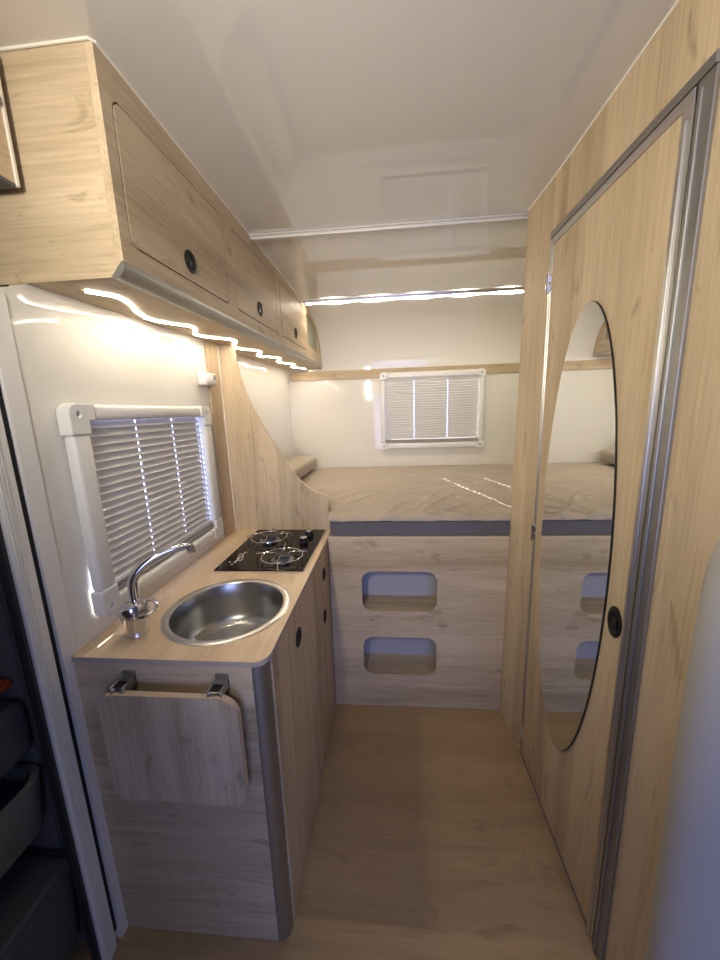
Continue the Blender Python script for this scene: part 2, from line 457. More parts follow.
def led_obj(pts, w, h, lens, side):
    o = obj('led_tape', ribbon(pts, w, h), lens)
    o.data.materials.append(M[side])
    for f in o.data.polygons:
        f.material_index = 0 if abs(f.normal.z) > .9 else 1
    return o
led = led_obj(pts, .009, .004, 'led', 'led_side')
tag(led, 'glowing wavy LED tape stuck under the overhead cabinet', 'light strip')
pts = [(-.52+i*.055, 2.400+.004*sin(i*1.9), ZC-.012+.004*sin(i*1.3+.5)) for i in range(30)]
led2 = led_obj(pts, .010, .005, 'led2', 'led_side')
tag(led2, 'glowing straight LED tape across the roof above the bed', 'light strip')
struct(obj('trim_8', box((-.53, 2.380, ZC-.010), (XO, 2.391, ZC-.0005), .001), 'alu'))

# ------------------------------------------------------------------ small overhead locker, left edge
lk = thing('wall_locker', (-.78, .2, 1.85), 'oak locker with white edging at the upper left, before the overhead cabinet', 'locker')
obj('body', box((-.86, -.25, 1.854), (-.717, .734, 2.07)), 'oak_y', lk)
obj('edge_strip', box((-.723, .734, 1.850), (-.713, .740, 2.07), .001), 'bead', lk, label='white edge strip')
obj('bottom_lining', box((-.86, -.25, 1.847), (-.717, .734, 1.8538)), 'cabdark', lk)
obj('latch', lathe((-.717, .716, 1.985), [(.009, 0), (.009, .008), (.006, .010), (.001, .010)], 'x', 18), 'alu_mat', lk, smooth=True)

# ------------------------------------------------------------------ window blinds
def pleat_blind(name, axis, w_front, depth, u0, u1, v0, v1, fu, fv, sgn, pleats, cords, label, cat, stack):
    """cassette blind: rails, corner caps, pleated screen with cord holes. axis: wall normal; w_front = wall face; sgn: towards the room"""
    f = AX[axis]
    def bx(b, ua, va, wa, ub, vb, wb, bev=.0, seg=2):
        a = f(ua, va, wa); c = f(ub, vb, wb)
        return add_box(b, [min(p, q) for p, q in zip(a, c)], [max(p, q) for p, q in zip(a, c)], bev, seg)
    W = lambda d: w_front+sgn*d
    root = thing(name, f((u0+u1)/2, v0, W(.001)), label, cat)
    c = .018+fu
    obj('side_rail', bx(bmesh.new(), u0+.004, v0+c, W(.002), u0+fu, v1-c, W(depth), .009, 3), 'plast', root, True)
    obj('side_rail', bx(bmesh.new(), u1-fu, v0+c, W(.002), u1-.004, v1-c, W(depth), .009, 3), 'plast', root, True)
    obj('top_rail', bx(bmesh.new(), u0+c, v1-fv, W(.002), u1-c, v1-.003, W(depth*1.02), .011, 3), 'plast', root, True)
    obj('bottom_rail', bx(bmesh.new(), u0+c, v0+.003, W(.002), u1-c, v0+fv, W(depth*1.02), .011, 3), 'plast', root, True)
    # rounded corner caps with a screw hole
    for su in (0, 1):
        for sv in (0, 1):
            ua, ub = (u0, u0+c+.001) if su == 0 else (u1-c-.001, u1)
            va, vb = (v0, v0+c+.001) if sv == 0 else (v1-c-.001, v1)
            R = .024
            rr = [.001]*4
            rr[{(1, 1): 0, (0, 1): 1, (0, 0): 2, (1, 0): 3}[(su, sv)]] = R
            # L-shaped cap outline
            tw = c+.001-fu; th = c+.001-fv
            if su == 0: L = [(ua, va), (ub, va), (ub, va+(fv if sv == 0 else 0)), (ua+fu, 0), (ua+fu, vb), (ua, vb)]
            b = plate(rrect(ua, va, ub, vb, rr, 6), [rrect(ua+(fu if su == 0 else -.01), va+(fv if sv == 0 else -.01), ub+(.01 if su == 0 else -fu), vb+(.01 if sv == 0 else -fv), 0)] if False else [], axis, W(.002), W(.003))
            b.free()
            cu = (ua+fu if su == 0 else ub-fu); cv = (va+fv if sv == 0 else vb-fv)
            # polygon corner cap with the inner square removed
            def arc(cx, cy, a0):
                return [(cx+R*cos(radians(a0+90*i/6)), cy+R*sin(radians(a0+90*i/6))) for i in range(7)]
            if (su, sv) == (0, 0): pl = [(cu, vb), (ua, vb)]+arc(ua+R, va+R, 180)+[(ub, va), (ub, cv), (cu, cv)]
            if (su, sv) == (1, 0): pl = [(ua, cv), (ua, va)]+arc(ub-R, va+R, 270)+[(ub, vb), (cu, vb), (cu, cv)]
            if (su, sv) == (1, 1): pl = [(cu, va), (ub, va)]+arc(ub-R, vb-R, 0)+[(ua, vb), (ua, cv), (cu, cv)]
            if (su, sv) == (0, 1): pl = [(ub, cv), (ub, vb)]+arc(ua+R, vb-R, 90)+[(ua, va), (cu, va), (cu, cv)]
            hx = (ua+R+.004 if su == 0 else ub-R-.004); hy = (va+R+.002 if sv == 0 else vb-R-.002)
            cap = obj('corner_cap', plate(pl, [ellipse(hx, hy, .0055, .0055, 14)], axis, W(.001), W(depth*1.06), bev=.004), 'plast', root)
            hb = bmesh.new()
            bx(hb, hx-.006, hy-.006, W(depth*.7), hx+.006, hy+.006, W(depth*.72))
            obj('screw_hole', hb, 'cabgrey', cap)
    # pleated screen: zigzag grid with small openings where the cords run
    a0, a1 = u0+fu+.003, u1-fu-.004
    b0, b1 = v0+fv+stack, v1-fv
    hw = .003
    us = [a0]
    for q in cords: us += [q-hw, q+hw]
    us.append(a1)
    vs = []
    P = (b1-b0)/pleats
    h0, h1 = (.12, .50) if axis == 'x' else (.10, .46)
    lip = .12*P
    for i in range(pleats):
        t = b1-i*P
        vs += [(t, .003, 0), (t-P*h0, .0034, 1), (t-P*h1, .005, 0), (t-P*.74, .0065, 0), (t-P*.86, .0175, 0), (t-P*.93, .0182, 0)]
    vs.append((b0, .006, 0))
    bm = bmesh.new(); rows = []
    dd = depth*.5
    for v, d, h in vs:
        rows.append([bm.verts.new(f(u, v, W(dd-.016+d))) for u in us])
    for r in range(len(rows)-1):
        hole = vs[r][2] == 1
        for k in range(len(us)-1):
            if hole and k % 2 == 1: continue
            bm.faces.new((rows[r][k], rows[r][k+1], rows[r+1][k+1], rows[r+1][k]))
    obj('pleated_screen', bm, 'blind', root)
    for q in cords:
        obj('cord', tube([f(q, b0, W(dd-.014)), f(q, b1, W(dd-.014))], .0006, 5), 'bead', root)
    # gathered pleats and grip bar at the bottom
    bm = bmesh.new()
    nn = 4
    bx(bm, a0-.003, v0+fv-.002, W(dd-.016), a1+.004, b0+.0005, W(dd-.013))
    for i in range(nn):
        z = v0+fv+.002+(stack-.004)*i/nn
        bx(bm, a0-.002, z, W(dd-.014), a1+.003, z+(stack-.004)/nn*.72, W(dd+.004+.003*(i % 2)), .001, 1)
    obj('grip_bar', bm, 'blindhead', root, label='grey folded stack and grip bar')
    return root

pleat_blind('window_blind', 'x', XL+.0022, .032, .766, 1.425, .900, 1.440, .056, .042, 1, 20, [1.015, 1.195, 1.355],
            'large white pleated blind in a white frame above the sink', 'blind', .034)
pleat_blind('window_blind', 'y', YR-.001, .034, -.078, .735, 1.085, 1.69, .040, .048, -1, 24, [.190, .452, .688],
            'small white pleated blind in a white frame on the wall behind the bed', 'blind', .034)
struct(obj('window_1', box((XL-.075, .735, .88), (XL-.069, 1.45, 1.475)), 'pane'))
struct(obj('window_2', box((WR[0]-.01, YR+.041, WR[1]-.01), (WR[2]+.01, YR+.046, WR[3]+.01)), 'pane'))

wb = thing('wall_switch', (XL, 1.43, 1.52), 'small white plastic box on the wall above the sink window', 'plastic box')
obj('housing', box((XL+.0005, 1.408, 1.522), (XL+.040, 1.4935, 1.572), .007, 3), 'plast', wb, True)
obj('rocker', box((XL+.037, 1.466, 1.545), (XL+.0425, 1.486, 1.564), .002), 'cabgrey', wb)

# ------------------------------------------------------------------ partition between kitchen and bed
pt = thing('partition_panel', (-.55, YP, .86), 'oak partition with a swooping cut edge between hob and bed', 'panel')
curve = [(-.289, .0), (-.289, .985), (-.290, 1.003), (-.297, 1.017), (-.312, 1.025), (-.340, 1.034), (-.366, 1.046), (-.398, 1.072), (-.433, 1.106), (-.470, 1.162), (-.504, 1.224), (-.545, 1.290), (-.580, 1.352), (-.615, 1.420), (-.640, 1.487), (-.660, 1.560), (-.672, 1.63), (-.678, 1.703)]
out = [(-.80, .0)]+curve+[(-.80, 1.703)]
obj('panel', plate(out, [], 'y', YP, YP+.016), 'oak_z', pt)
# pale edge band along the swoop
bm = bmesh.new(); w0, w1 = YP+.0005, YP+.0155
cs = [(x+.0012, z) for x, z in curve[1:]]
A = [bm.verts.new((x, w0, z)) for x, z in cs]; B = [bm.verts.new((x, w1, z)) for x, z in cs]
A2 = [bm.verts.new((x-.002, w0, z)) for x, z in cs]; B2 = [bm.verts.new((x-.002, w1, z)) for x, z in cs]
for i in range(len(cs)-1):
    bm.faces.new((A[i], A[i+1], B[i+1], B[i])); bm.faces.new((A[i], A[i+1], A2[i+1], A2[i])); bm.faces.new((B[i], B[i+1], B2[i+1], B2[i]))
obj('edge_band', bm, 'oak_edge', pt)
obj('wall_batten', box((XL+.0005, 1.494, .858), (XL+.010, YP-.0005, 1.705)), 'oak_z', pt)

# ------------------------------------------------------------------ kitchen unit
ZW = .855
kit = thing('kitchen_cabinet', (-.52, 1.14, 0), 'oak kitchen base cabinet under the sink and hob, rounded grey corner', 'cabinet')
obj('side_panel', box((XL+.002, .69, .002), (-.322, .705, ZW-.0140)), 'oak_x', kit)
bm = bmesh.new(); R = .031; cx, cy = -.322, .721
sec = [(cx, .690)]+[(cx+R*sin(pi/2*i/10), cy-R*cos(pi/2*i/10)) for i in range(1, 11)]+[(cx+R, .726), (cx+R-.012, .726), (cx, .702)]
A = [bm.verts.new((x, y, .002)) for x, y in sec]; B = [bm.verts.new((x, y, ZW-.0140)) for x, y in sec]
for i in range(len(sec)): bm.faces.new((A[i], A[(i+1) % len(sec)], B[(i+1) % len(sec)], B[i]))
bm.faces.new(A); bm.faces.new(B)
obj('corner_profile', bm, 'alu_mat', kit, True, label='grey satin aluminium rounded corner strip')
XK = -.2872
locks = [(.952, .736), (1.375, .736), (1.350, .560)]
fr = [(.7275, 1.112, .015, .838), (1.1155, 1.590, .655, .838), (1.1155, 1.590, .015, .6515)]
for (y0, y1, z0, z1), (by, bz), nm in zip(fr, locks, ('cupboard_door', 'drawer_front', 'cupboard_door')):
    d = obj(nm, plate(rrect(y0, z0, y1, z1, .0015, 1), [ellipse(by, bz, .0248, .0248, 28)], 'x', XK-.016, XK), 'oak_z', kit)
    k = lathe((XK-.015, by, bz), [(.0248, 0), (.0248, .0152), (.0285, .0152), (.0285, .0175), (.020, .0190), (.018, .0150), (.0005, .0145)], 'x', 30)
    obj('push_lock', k, 'blk', d, smooth=True)
obj('carcass', add_box(box((XL+.003, .706, .003), (-.33, 1.590, .014)), (-.325, .73, .014), (-.318, 1.59, .60)), 'cabdark', kit)

wt = thing('worktop', (-.52, 1.14, ZW-.02), 'pale oak worktop around the round sink and the hob', 'worktop')
SX, SY, SR = -.474, .912, .172
outer = rrect(XL+.0005, .687, -.2845, YP-.0005, (.001, .001, .001, .035), 8)
obj('board', plate(outer, [ellipse(SX, SY, SR-.003, SR-.003, 64), rrect(-.625, 1.16, -.33, 1.565, .004, 1)], 'z', ZW-.013, ZW), 'oak_top', wt)
ol = rrect(XL+.0006, .6868, -.2843, YP-.0006, (.001, .001, .001, .0352), 8)
bm = bmesh.new()
A = [bm.verts.new((u, v, ZW-.0133)) for u, v in ol]; B = [bm.verts.new((u, v, ZW-.0012)) for u, v in ol]
for i in range(len(ol)): bm.faces.new((A[i], A[(i+1) % len(ol)], B[(i+1) % len(ol)], B[i]))
obj('edge_band', bm, plain('grey_edge_band', (.46, .40, .35), .4), wt, label='greyish front edge band')

sk = thing('sink', (SX, SY, ZW-.14), 'round stainless steel sink set into the worktop', 'sink')
obj('rim', lathe((SX, SY, ZW), [(SR-.018, -.003), (SR-.016, .0008), (SR-.010, .0022), (SR+.002, .0020), (SR+.004, .0004), (SR-.006, .0003), (SR-.018, -.003)], 'z', 64, cap0=False, cap1=False), 'steel_rim', sk, True)
prof = [(SR-.0165, -.0005), (SR-.019, -.006), (SR-.024, -.05), (SR-.030, -.095), (SR-.036, -.112), (SR-.047, -.124), (SR-.062, -.1295), (.085, -.132), (.03, -.133)]
bm = lathe((SX, SY, ZW), prof+[(.0002, -.133)], 'z', 64, cap0=False)
r = bmesh.ops.solidify(bm, geom=list(bm.faces), thickness=.0012)
obj('basin', bm, 'steel', sk, True)
obj('drain', lathe((SX-.01, SY-.065, ZW-.133), [(.030, .0015), (.028, .0035), (.022, .003), (.020, -.0002), (.0005, 0)], 'z', 28), 'chrome', sk, True)

# faucet
fc = thing('faucet', (-.655, .79, ZW), 'chrome faucet with curved spout standing beside the sink', 'faucet')
BX, BY = -.658, .782
obj('base', lathe((BX, BY, ZW), [(.0255, 0), (.0265, .003), (.0245, .006), (.026, .02), (.0315, .050), (.034, .060), (.0335, .064), (.001, .064)], 'z', 32), 'steel_rim', fc, True)
bm = lathe((0, 0, 0), [(.035, 0), (.0365, .006), (.034, .015), (.022, .022), (.001, .023)], 'z', 32)
bmesh.ops.rotate(bm, verts=bm.verts, cent=(0, 0, 0), matrix=Matrix.Rotation(radians(-14), 3, 'Y'))
bmesh.ops.translate(bm, verts=bm.verts, vec=(BX-.002, BY, ZW+.066))
cp = obj('cap', bm, 'chrome', fc, True)
lp = [(BX+.008, BY+.014, ZW+.074), (BX+.018, BY+.024, ZW+.079), (BX+.036, BY+.024, ZW+.080), (BX+.054, BY+.012, ZW+.077), (BX+.058, BY-.006, ZW+.071), (BX+.048, BY-.022, ZW+.064), (BX+.028, BY-.028, ZW+.061), (BX+.008, BY-.020, ZW+.064)]
obj('lever_loop', tube(catmull(lp, 4), .0042, 8), 'chrome', fc, True)
sp = catmull([(BX+.004, BY+.006, ZW+.060), (BX+.001, BY+.006, ZW+.105), (BX+.004, BY+.008, ZW+.145), (BX+.022, BY+.021, ZW+.174), (BX+.046, BY+.038, ZW+.192), (BX+.072, BY+.056, ZW+.202), (BX+.098, BY+.073, ZW+.205), (BX+.116, BY+.086, ZW+.203)], 6)
nsp = len(sp)
obj('spout', tube(sp, [.0128-.004*i/nsp for i in range(nsp)], 16), 'chrome', fc, True)
e = sp[-1]
obj('aerator', tube([e+Vector((-.002, -.001, .006)), e+Vector((.003, .002, -.014)), e+Vector((.0035, .002, -.018))], [.0112, .0105, .009], 16), 'chrome', fc, True)

# ------------------------------------------------------------------ hob
hb = thing('gas_hob', (-.48, 1.36, ZW), 'black glass two burner gas hob at the far end of the worktop', 'hob')
HX0, HX1, HY0, HY1 = -.636, -.312, 1.143, 1.583
ZH = ZW+.006
obj('glass_plate', box((HX0, HY0, ZW+.0004), (HX1, HY1, ZH), .0012), 'glassblk', hb)
obj('steel_edge', box((HX0-.0012, HY0-.0015, ZW+.0002), (HX1+.0012, HY1+.001, ZW+.0025), .0005), 'steel_rim', hb)
def burner(cx, cy):
    o = obj('burner', lathe((cx, cy, ZH), [(.042, 0), (.043, .003), (.034, .006), (.028, .007), (.028, .014), (.001, .014)], 'z', 36), 'burner', hb, True)
    obj('burner_cap', lathe((cx, cy, ZH), [(.030, .0142), (.031, .017), (.027, .0205), (.012, .0215), (.001, .0215)], 'z', 32), 'cast', o, True)
    return o
def grate(cx, cy, rot):
    zr = ZH+.016; r = .076
    bm = tube([(cx+r*cos(2*pi*i/40), cy+r*sin(2*pi*i/40), zr) for i in range(40)], .0024, 8, True)
    g = obj('pan_support', bm, 'chrome', hb, True)
    zt_ = ZH+.030
    for k in range(2):
        a = rot+k*pi/2; u = Vector((cos(a), sin(a), 0)); c = Vector((cx, cy, 0))
        for s in (-1, 1):
            p = [c+u*s*.094+Vector((0, 0, ZH+.001)), c+u*s*.094+Vector((0, 0, zt_-.004)), c+u*s*.090+Vector((0, 0, zt_)), c+u*s*.030+Vector((0, 0, zt_)), c+u*s*.026+Vector((0, 0, zt_-.004)), c+u*s*.026+Vector((0, 0, ZH+.02))]
            obj('support_arm', tube(p, .0021, 7), 'chrome', g, True)
for c, rt in (((-.412, 1.235), .12), ((-.530, 1.440), .12)):
    burner(*c); grate(*c, rt)
for (x, y) in ((-.374, 1.415), (-.370, 1.500)):
    k = obj('control_knob', lathe((x, y, ZH), [(.020, 0), (.021, .004), (.0175, .007), (.0165, .022), (.001, .022)], 'z', 30), 'blk', hb, True)
    obj('knob_top', lathe((x, y, ZH+.022), [(.0150, 0), (.0145, .0022), (.010, .003), (.001, .003)], 'z', 28), 'steel_rim', k, True)
# maker's mark: ring with a slanted double bar, and two tiny marks
bm = bmesh.new()
cx, cy = -.584, 1.256
zq = ZH+.0006
tube([(cx+.0105*cos(2*pi*i/28)-.0098*sin(2*pi*i/28), cy+.032*sin(2*pi*i/28), zq) for i in range(28)], .0012, 5, True, bm)
tube([(cx-.007, cy-.052, zq), (cx+.001, cy-.048, zq), (cx-.001, cy+.046, zq), (cx+.007, cy+.050, zq)], .0014, 5, bm=bm)
tube([(cx-.004, cy-.047, zq), (cx-.003, cy+.004, zq)], .0012, 5, bm=bm)
obj('printed_mark', bm, 'print', hb, label='white printed ring and slash mark')
for (x, y) in ((-.607, 1.212), (-.590, 1.190)):
    obj('printed_dot', box((x-.004, y-.003, ZH+.0002), (x+.004, y+.003, ZH+.0006)), 'print', hb)

# ------------------------------------------------------------------ fold-down table leaf
ft = thing('folding_table', (-.51, .66, .49), 'small oak folding table leaf hanging on the kitchen end', 'folding table')
TY = .640
bm = plate([(x+.016*(.79-z)*-.1, z) for x, z in rrect(-.664, .514, -.340, .798, (.045, .04, .03, .03), 7)], [], 'y', TY, TY+.016)
obj('leaf', bm, 'oak_z', ft)
ol = rrect(-.6646, .5134, -.3394, .7986, (.0455, .0405, .0305, .0305), 7)
bm = bmesh.new()
A = [bm.verts.new((u+.016*(.79-v)*-.1, TY+.0006, v)) for u, v in ol]; B = [bm.verts.new((u+.016*(.79-v)*-.1, TY+.0154, v)) for u, v in ol]
for i in range(len(ol)): bm.faces.new((A[i], A[(i+1) % len(ol)], B[(i+1) % len(ol)], B[i]))
obj('edge_band', bm, 'oak_edge', ft, label='lighter edge band')
for x in (-.618, -.392):
    bm = box((x-.015, TY+.004, .790), (x-.012, .6895, .812), .001)
    add_box(bm, (x+.012, TY+.004, .790), (x+.015, .6895, .812), .001)
    add_box(bm, (x-.015, .684, .775), (x+.015, .6895, .822), .001)
    add_box(bm, (x-.012, .672, .806), (x+.012, .686, .810))
    h = obj('folding_hinge', bm, 'alu_mat', ft)
    obj('hinge_block', add_box(box((x-.0112, TY+.012, .796), (x+.0112, .668, .8055)), (x-.0112, .6695, .792), (x+.0112, .6838, .8055)), 'blk', h)
    obj('hinge_pin', tube([(x-.016, TY+.012, .803), (x+.016, TY+.012, .803)], .0028, 8), 'chrome', h, True)
    obj('leaf_plate', box((x-.0112, TY+.0162, .70), (x+.0112, TY+.0195, .795)), 'alu_mat', h)

# ------------------------------------------------------------------ bed
YB = 1.49
bed = thing('bed_platform', (.1, YB, 0), 'oak bed base with two rounded step openings in its front', 'bed base')
X0, X1 = -.2838, .520
op = [(-.140, .501, .195, .694), (-.141, .174, .194, .370)]
zb = .850
obj('front_panel', plate([(X0, .002), (X1, .002), (X1, zb), (X0, zb)], [rrect(a, b, c, d, .045, 7) for a, b, c, d in op], 'y', YB, YB+.015), 'oak_x', bed)
for a, b, c, d in op:
    bx_ = bmesh.new()
    yb0, yb1 = YB+.0155, YB+.15
    obj('step_board', box((a-.03, yb0, b-.017), (c+.03, yb1, b-.002)), 'oak_x', bed)
    obj('recess_back', box((a-.03, yb1, b-.02), (c+.03, yb1+.006, d+.03)), 'recess', bed, label='pale back of the step opening')
    obj('recess_side', box((c+.030, yb0, b-.02), (c+.036, yb1, d+.03)), 'oak_z', bed)
    obj('recess_side', box((a-.036, yb0, b-.02), (a-.030, yb1, d+.03)), 'oak_z', bed)
    obj('recess_top', box((a-.036, yb0, d+.030), (c+.036, yb1, d+.036)), 'oak_x', bed)
obj('slat_deck', add_box(box((X0, YB+.016, zb-.03), (XO-.05, YR-.02, zb)), (-.80, YP+.03, zb-.03), (X0, YR-.02, zb)), 'oak_y', bed)
obj('bed_rim', box((X0, YB, zb+.0004), (X1, YB+.014, zb+.008)), 'oak_edge', bed)

def grid_top(x0, x1, y0, y1, nx, ny, hf, skip, bm=None):
    bm = bm or bmesh.new()
    V = {}
    def vv(i, j):
        if (i, j) not in V:
            x = x0+(x1-x0)*i/nx; y = y0+(y1-y0)*j/ny
            V[(i, j)] = bm.verts.new(hf(x, y))
        return V[(i, j)]
    for i in range(nx):
        for j in range(ny):
            xm = x0+(x1-x0)*(i+.5)/nx; ym = y0+(y1-y0)*(j+.5)/ny
            if skip(xm, ym): continue
            bm.faces.new((vv(i, j), vv(i+1, j), vv(i+1, j+1), vv(i, j+1)))
    return bm
def notch(x, y): return x < -.274 and y < YP+.03
mt = thing('mattress', (.1, 2.2, zb+.008), 'grey sided mattress on the bed base', 'mattress')
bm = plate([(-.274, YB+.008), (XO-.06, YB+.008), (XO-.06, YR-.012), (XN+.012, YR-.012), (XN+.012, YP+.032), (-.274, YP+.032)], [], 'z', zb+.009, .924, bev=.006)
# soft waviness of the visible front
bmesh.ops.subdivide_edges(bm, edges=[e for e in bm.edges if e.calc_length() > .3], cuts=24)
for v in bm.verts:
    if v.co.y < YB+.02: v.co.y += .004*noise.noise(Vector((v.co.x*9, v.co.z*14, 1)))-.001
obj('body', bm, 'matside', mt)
def wr(x, y):
    """wrinkle height of the loosely fitted sheet"""
    p = Vector((x*1.0, y*1.0, 0))
    h = .006*noise.noise(p*3.1)+.0035*noise.noise(p*8)
    # sharp creases running diagonally, stronger toward the front left
    wgt = max(0., min(1., (2.35-y)/.6))
    a = x*.80-y*.60; b_ = x*.60+y*.80
    c1 = 1-abs(noise.noise(Vector((a*9.0, b_*2.2, 3.)))*2.2)
    c2 = 1-abs(noise.noise(Vector((b_*11.0+1.5*a, a*2.0, 7.)))*2.6)
    h += wgt*(.012*max(0, c1)**3*(1 if x < .35 else .5)+.008*max(0, c2)**3)
    h += .0016*noise.noise(p*34)
    return h
def sheet(x, y):
    z = .940+wr(x, y)
    return (x, y, z)
NX, NY = 250, 200
bm = grid_top(XN+.006, XO-.05, YB-.0005, YR-.008, NX, NY, sheet, lambda x, y: x < -.281 and y < YP+.018)
# front hem: pull the first rows down over the mattress edge
for v in bm.verts:
    d = v.co.y-(YB-.0005)
    if d < .020:
        t = 1-d/.020
        v.co.z -= .016*t*t; 
    if d < 1e-4:
        v.co.z = .929+.0045*noise.noise(Vector((v.co.x*16, 0, 2)))
        v.co.y -= .002
bmesh.ops.remove_doubles(bm, verts=bm.verts, dist=.0005)
sh = obj('bed_sheet', bm, 'sheet', smooth=True)
tag(sh, 'crumpled taupe bed sheet covering the mattress', 'bed sheet')
md = sh.modifiers.new('thick', 'SOLIDIFY'); md.thickness = .002; md.offset = -1

cu = thing('bolster_cushion', (-.66, 2.6, .955), 'beige box cushion in the corner of the bed by the left wall', 'cushion')
bm = box((XN+.012, 2.02, .962), (-.60, 2.86, 1.055), .022, 4)
bmesh.ops.subdivide_edges(bm, edges=[e for e in bm.edges if e.calc_length() > .1], cuts=8, use_grid_fill=True)
for v in bm.verts:
    if v.co.z > 1.0: v.co.z += .010*noise.noise(v.co*6)
obj('body', bm, 'cushion', cu, True)
obj('piping', tube([(-.600, 2.045, 1.024), (-.5985, 2.3, 1.024), (-.600, 2.84, 1.024)], .0035, 6), 'cushion', cu, True)

# ------------------------------------------------------------------ bathroom door with oval mirror
dr = bpy.data.objects.new('door_1', None); COL.objects.link(dr); dr.location = (XR, 1.0, 0)
struct(dr, 'pale oak door with an oval mirror and aluminium frame', 'door')
HB = (.7905, .903)
obj('door_panel', plate([(.767, .016), (1.262, .016), (1.262, 1.885), (.767, 1.885)], [ellipse(HB[0]+.004, HB[1], .0210, .0325, 36)], 'x', XR-.004, XR+.016), 'oak_z', dr)
bm = lathe((XR+.010, HB[0]+.004, HB[1]), [(.0315, 0), (.0315, -.0145), (.0375, -.0145), (.0375, -.0172), (.028, -.0195), (.022, -.0150), (.0005, -.0140)], 'x', 40)
for v in bm.verts: v.co.y = HB[0]+.004+(v.co.y-HB[0]-.004)*.66
ln = obj('door_lock', bm, 'blk', dr, True)
obj('lock_slot', box((XR-.0095, HB[0]-.008, HB[1]-.014), (XR-.006, HB[0]+.010, HB[1]+.014), .001), 'blk', ln)
# aluminium edge profile on the lock side of the door
bm = box((XR-.008, .7395, .016), (XR+.012, .766, 1.885), .002); add_box(bm, (XR-.012, .748, .016), (XR-.006, .760, 1.862), .0025, 3)
obj('edge_profile', bm, 'alu', dr, label='bright aluminium door edge strip')
bm = box((XR-.007, .742, 1.8855), (XR+.012, 1.268, 1.905), .001)
obj('top_profile', bm, 'alu', dr, label='aluminium strip on the door top')
bm = box((XR-.006, 1.2625, .016), (XR+.012, 1.272, 1.885), .001)
obj('hinge_profile', bm, 'alu', dr, label='aluminium strip on the hinge side')
for z in (1.775, .952, .10):
    bm = tube([(XR-.010, 1.276, z-.028), (XR-.010, 1.276, z+.028)], .0062, 10)
    h = obj('door_hinge', bm, 'chrome', dr, True)
    bm = box((XR-.0075, 1.260, z-.022), (XR-.0045, 1.274, z-.004)); add_box(bm, (XR-.0075, 1.278, z-.022), (XR-.0025, 1.293, z+.022)); add_box(bm, (XR-.0075, 1.260, z+.004), (XR-.0045, 1.274, z+.022))
    obj('hinge_leaf', bm, 'chrome', h)
# frame fixed to the wall
bm = box((XR-.007, .7015, .0), (XR+.006, .7365, 1.9055), .0015); add_box(bm, (XR-.011, .722, 0), (XR-.006, .731, 1.89), .002, 3)
struct(obj('trim_9', bm, 'alu_mat'), 'grey aluminium door frame strip nearest the viewer', 'door frame')
bm = box((XR-.0095, .7015, 1.9065), (XR+.004, 1.282, 1.924), .0015)
struct(obj('trim_10', bm, 'alu_mat'), 'grey aluminium door frame strip over the door', 'door frame')
bm = box((XR-.005, 1.2795, .0115), (XR+.004, 1.288, 1.905), .001)
struct(obj('trim_11', bm, 'alu'))
struct(obj('gap_seal', box((XR+.0165, .715, .013), (XR+.020, 1.285, 1.914)), 'rubber', dr))

mi = thing('oval_mirror', (XR, 1.02, .35), 'tall frameless oval mirror on the oak door', 'mirror')
MC = (1.016, .993); MA, MB_ = .184, .658
obj('mirror_glass', plate(ellipse(*MC, MA, MB_, 96), [], 'x', XR-.0092, XR-.0085), 'mirror', mi)
obj('mirror_edge', plate(ellipse(*MC, MA+.0012, MB_+.0012, 96), [], 'x', XR-.0084, XR-.0042), 'mirredge', mi, label='dark mirror edge')
mi.rotation_euler = (0, 0, radians(.3))
mi.location.x -= .001

# ------------------------------------------------------------------ grey pillar trim at the right edge
bm = bmesh.new(); lv = []
plan = [(.535, .603), (.5135, .600), (.507, .592), (.5025, .580), (.502, .566), (.507, .549), (.519, .530), (.545, .500), (.59, .455), (.66, .39), (.68, .41), (.68, .545)]
zs = [0, .15, .4, .7, .95, 1.1, 1.22, 1.3, 1.36, 1.5, ZC-.001]
for z in zs:
    s = max(0, .6-z)**2*.05 if z < 1.05 else (min(z, 1.5)-1.05)**2*.52
    lv.append([bm.verts.new((x+s, y, z)) for x, y in plan])
for A, B in zip(lv, lv[1:]):
    for i in range(len(plan)): bm.faces.new((A[i], A[(i+1) % len(plan)], B[(i+1) % len(plan)], B[i]))
bm.faces.new(lv[0][::-1]); bm.faces.new(lv[-1])
pc = obj('pillar_cover', bm, 'pillar', smooth=True)
tag(pc, 'smooth light grey pillar cover at the lower right edge', 'pillar trim')

# ------------------------------------------------------------------ dark car door at the left edge
cd = thing('car_door_panel', (-.97, .2, 0), 'dark plastic car door lining with two storage bins at the left edge', 'car door')
obj('lining', box((-1.02, -.30, 0), (-.955, .655, 1.60), .01), 'cabdark', cd)
bm = box((-.955, -.30, .64), (-.845, .648, .775), .018, 3)
obj('armrest', bm, 'cabdark', cd)
def bin_shell(z0, z1, xo, ye, bott):
    """open-topped bin whose outer wall curls round to the lining at its far end"""
    bm = bmesh.new(); th = .012
    def plan(x):
        r = .045
        p = [(x, -.28), (x, ye-r)]
        p += [(x-r+r*cos(radians(t)), ye-r+r*sin(radians(t))) for t in (20, 45, 70, 90)]
        p += [(-.957, ye)]
        return p
    def ring(x, z, ye_): return [bm.verts.new((a, b+(ye_), z)) for a, b in plan(x)]
    lev = [ring(bott, z0, -.05), ring(xo-.01, z0+.05, -.01), ring(xo, z1, 0), ring(xo-th, z1+.001, -th), ring(xo-th-.012, z0+.06, -th-.01)]
    for A, B in zip(lev, lev[1:]):
        for i in range(len(A)-1): bm.faces.new((A[i], A[i+1], B[i+1], B[i]))
    return bm
b1 = obj('upper_bin', bin_shell(.405, .590, -.825, .648, -.88), 'cabgrey', cd, True, label='grey bin with navy inside')
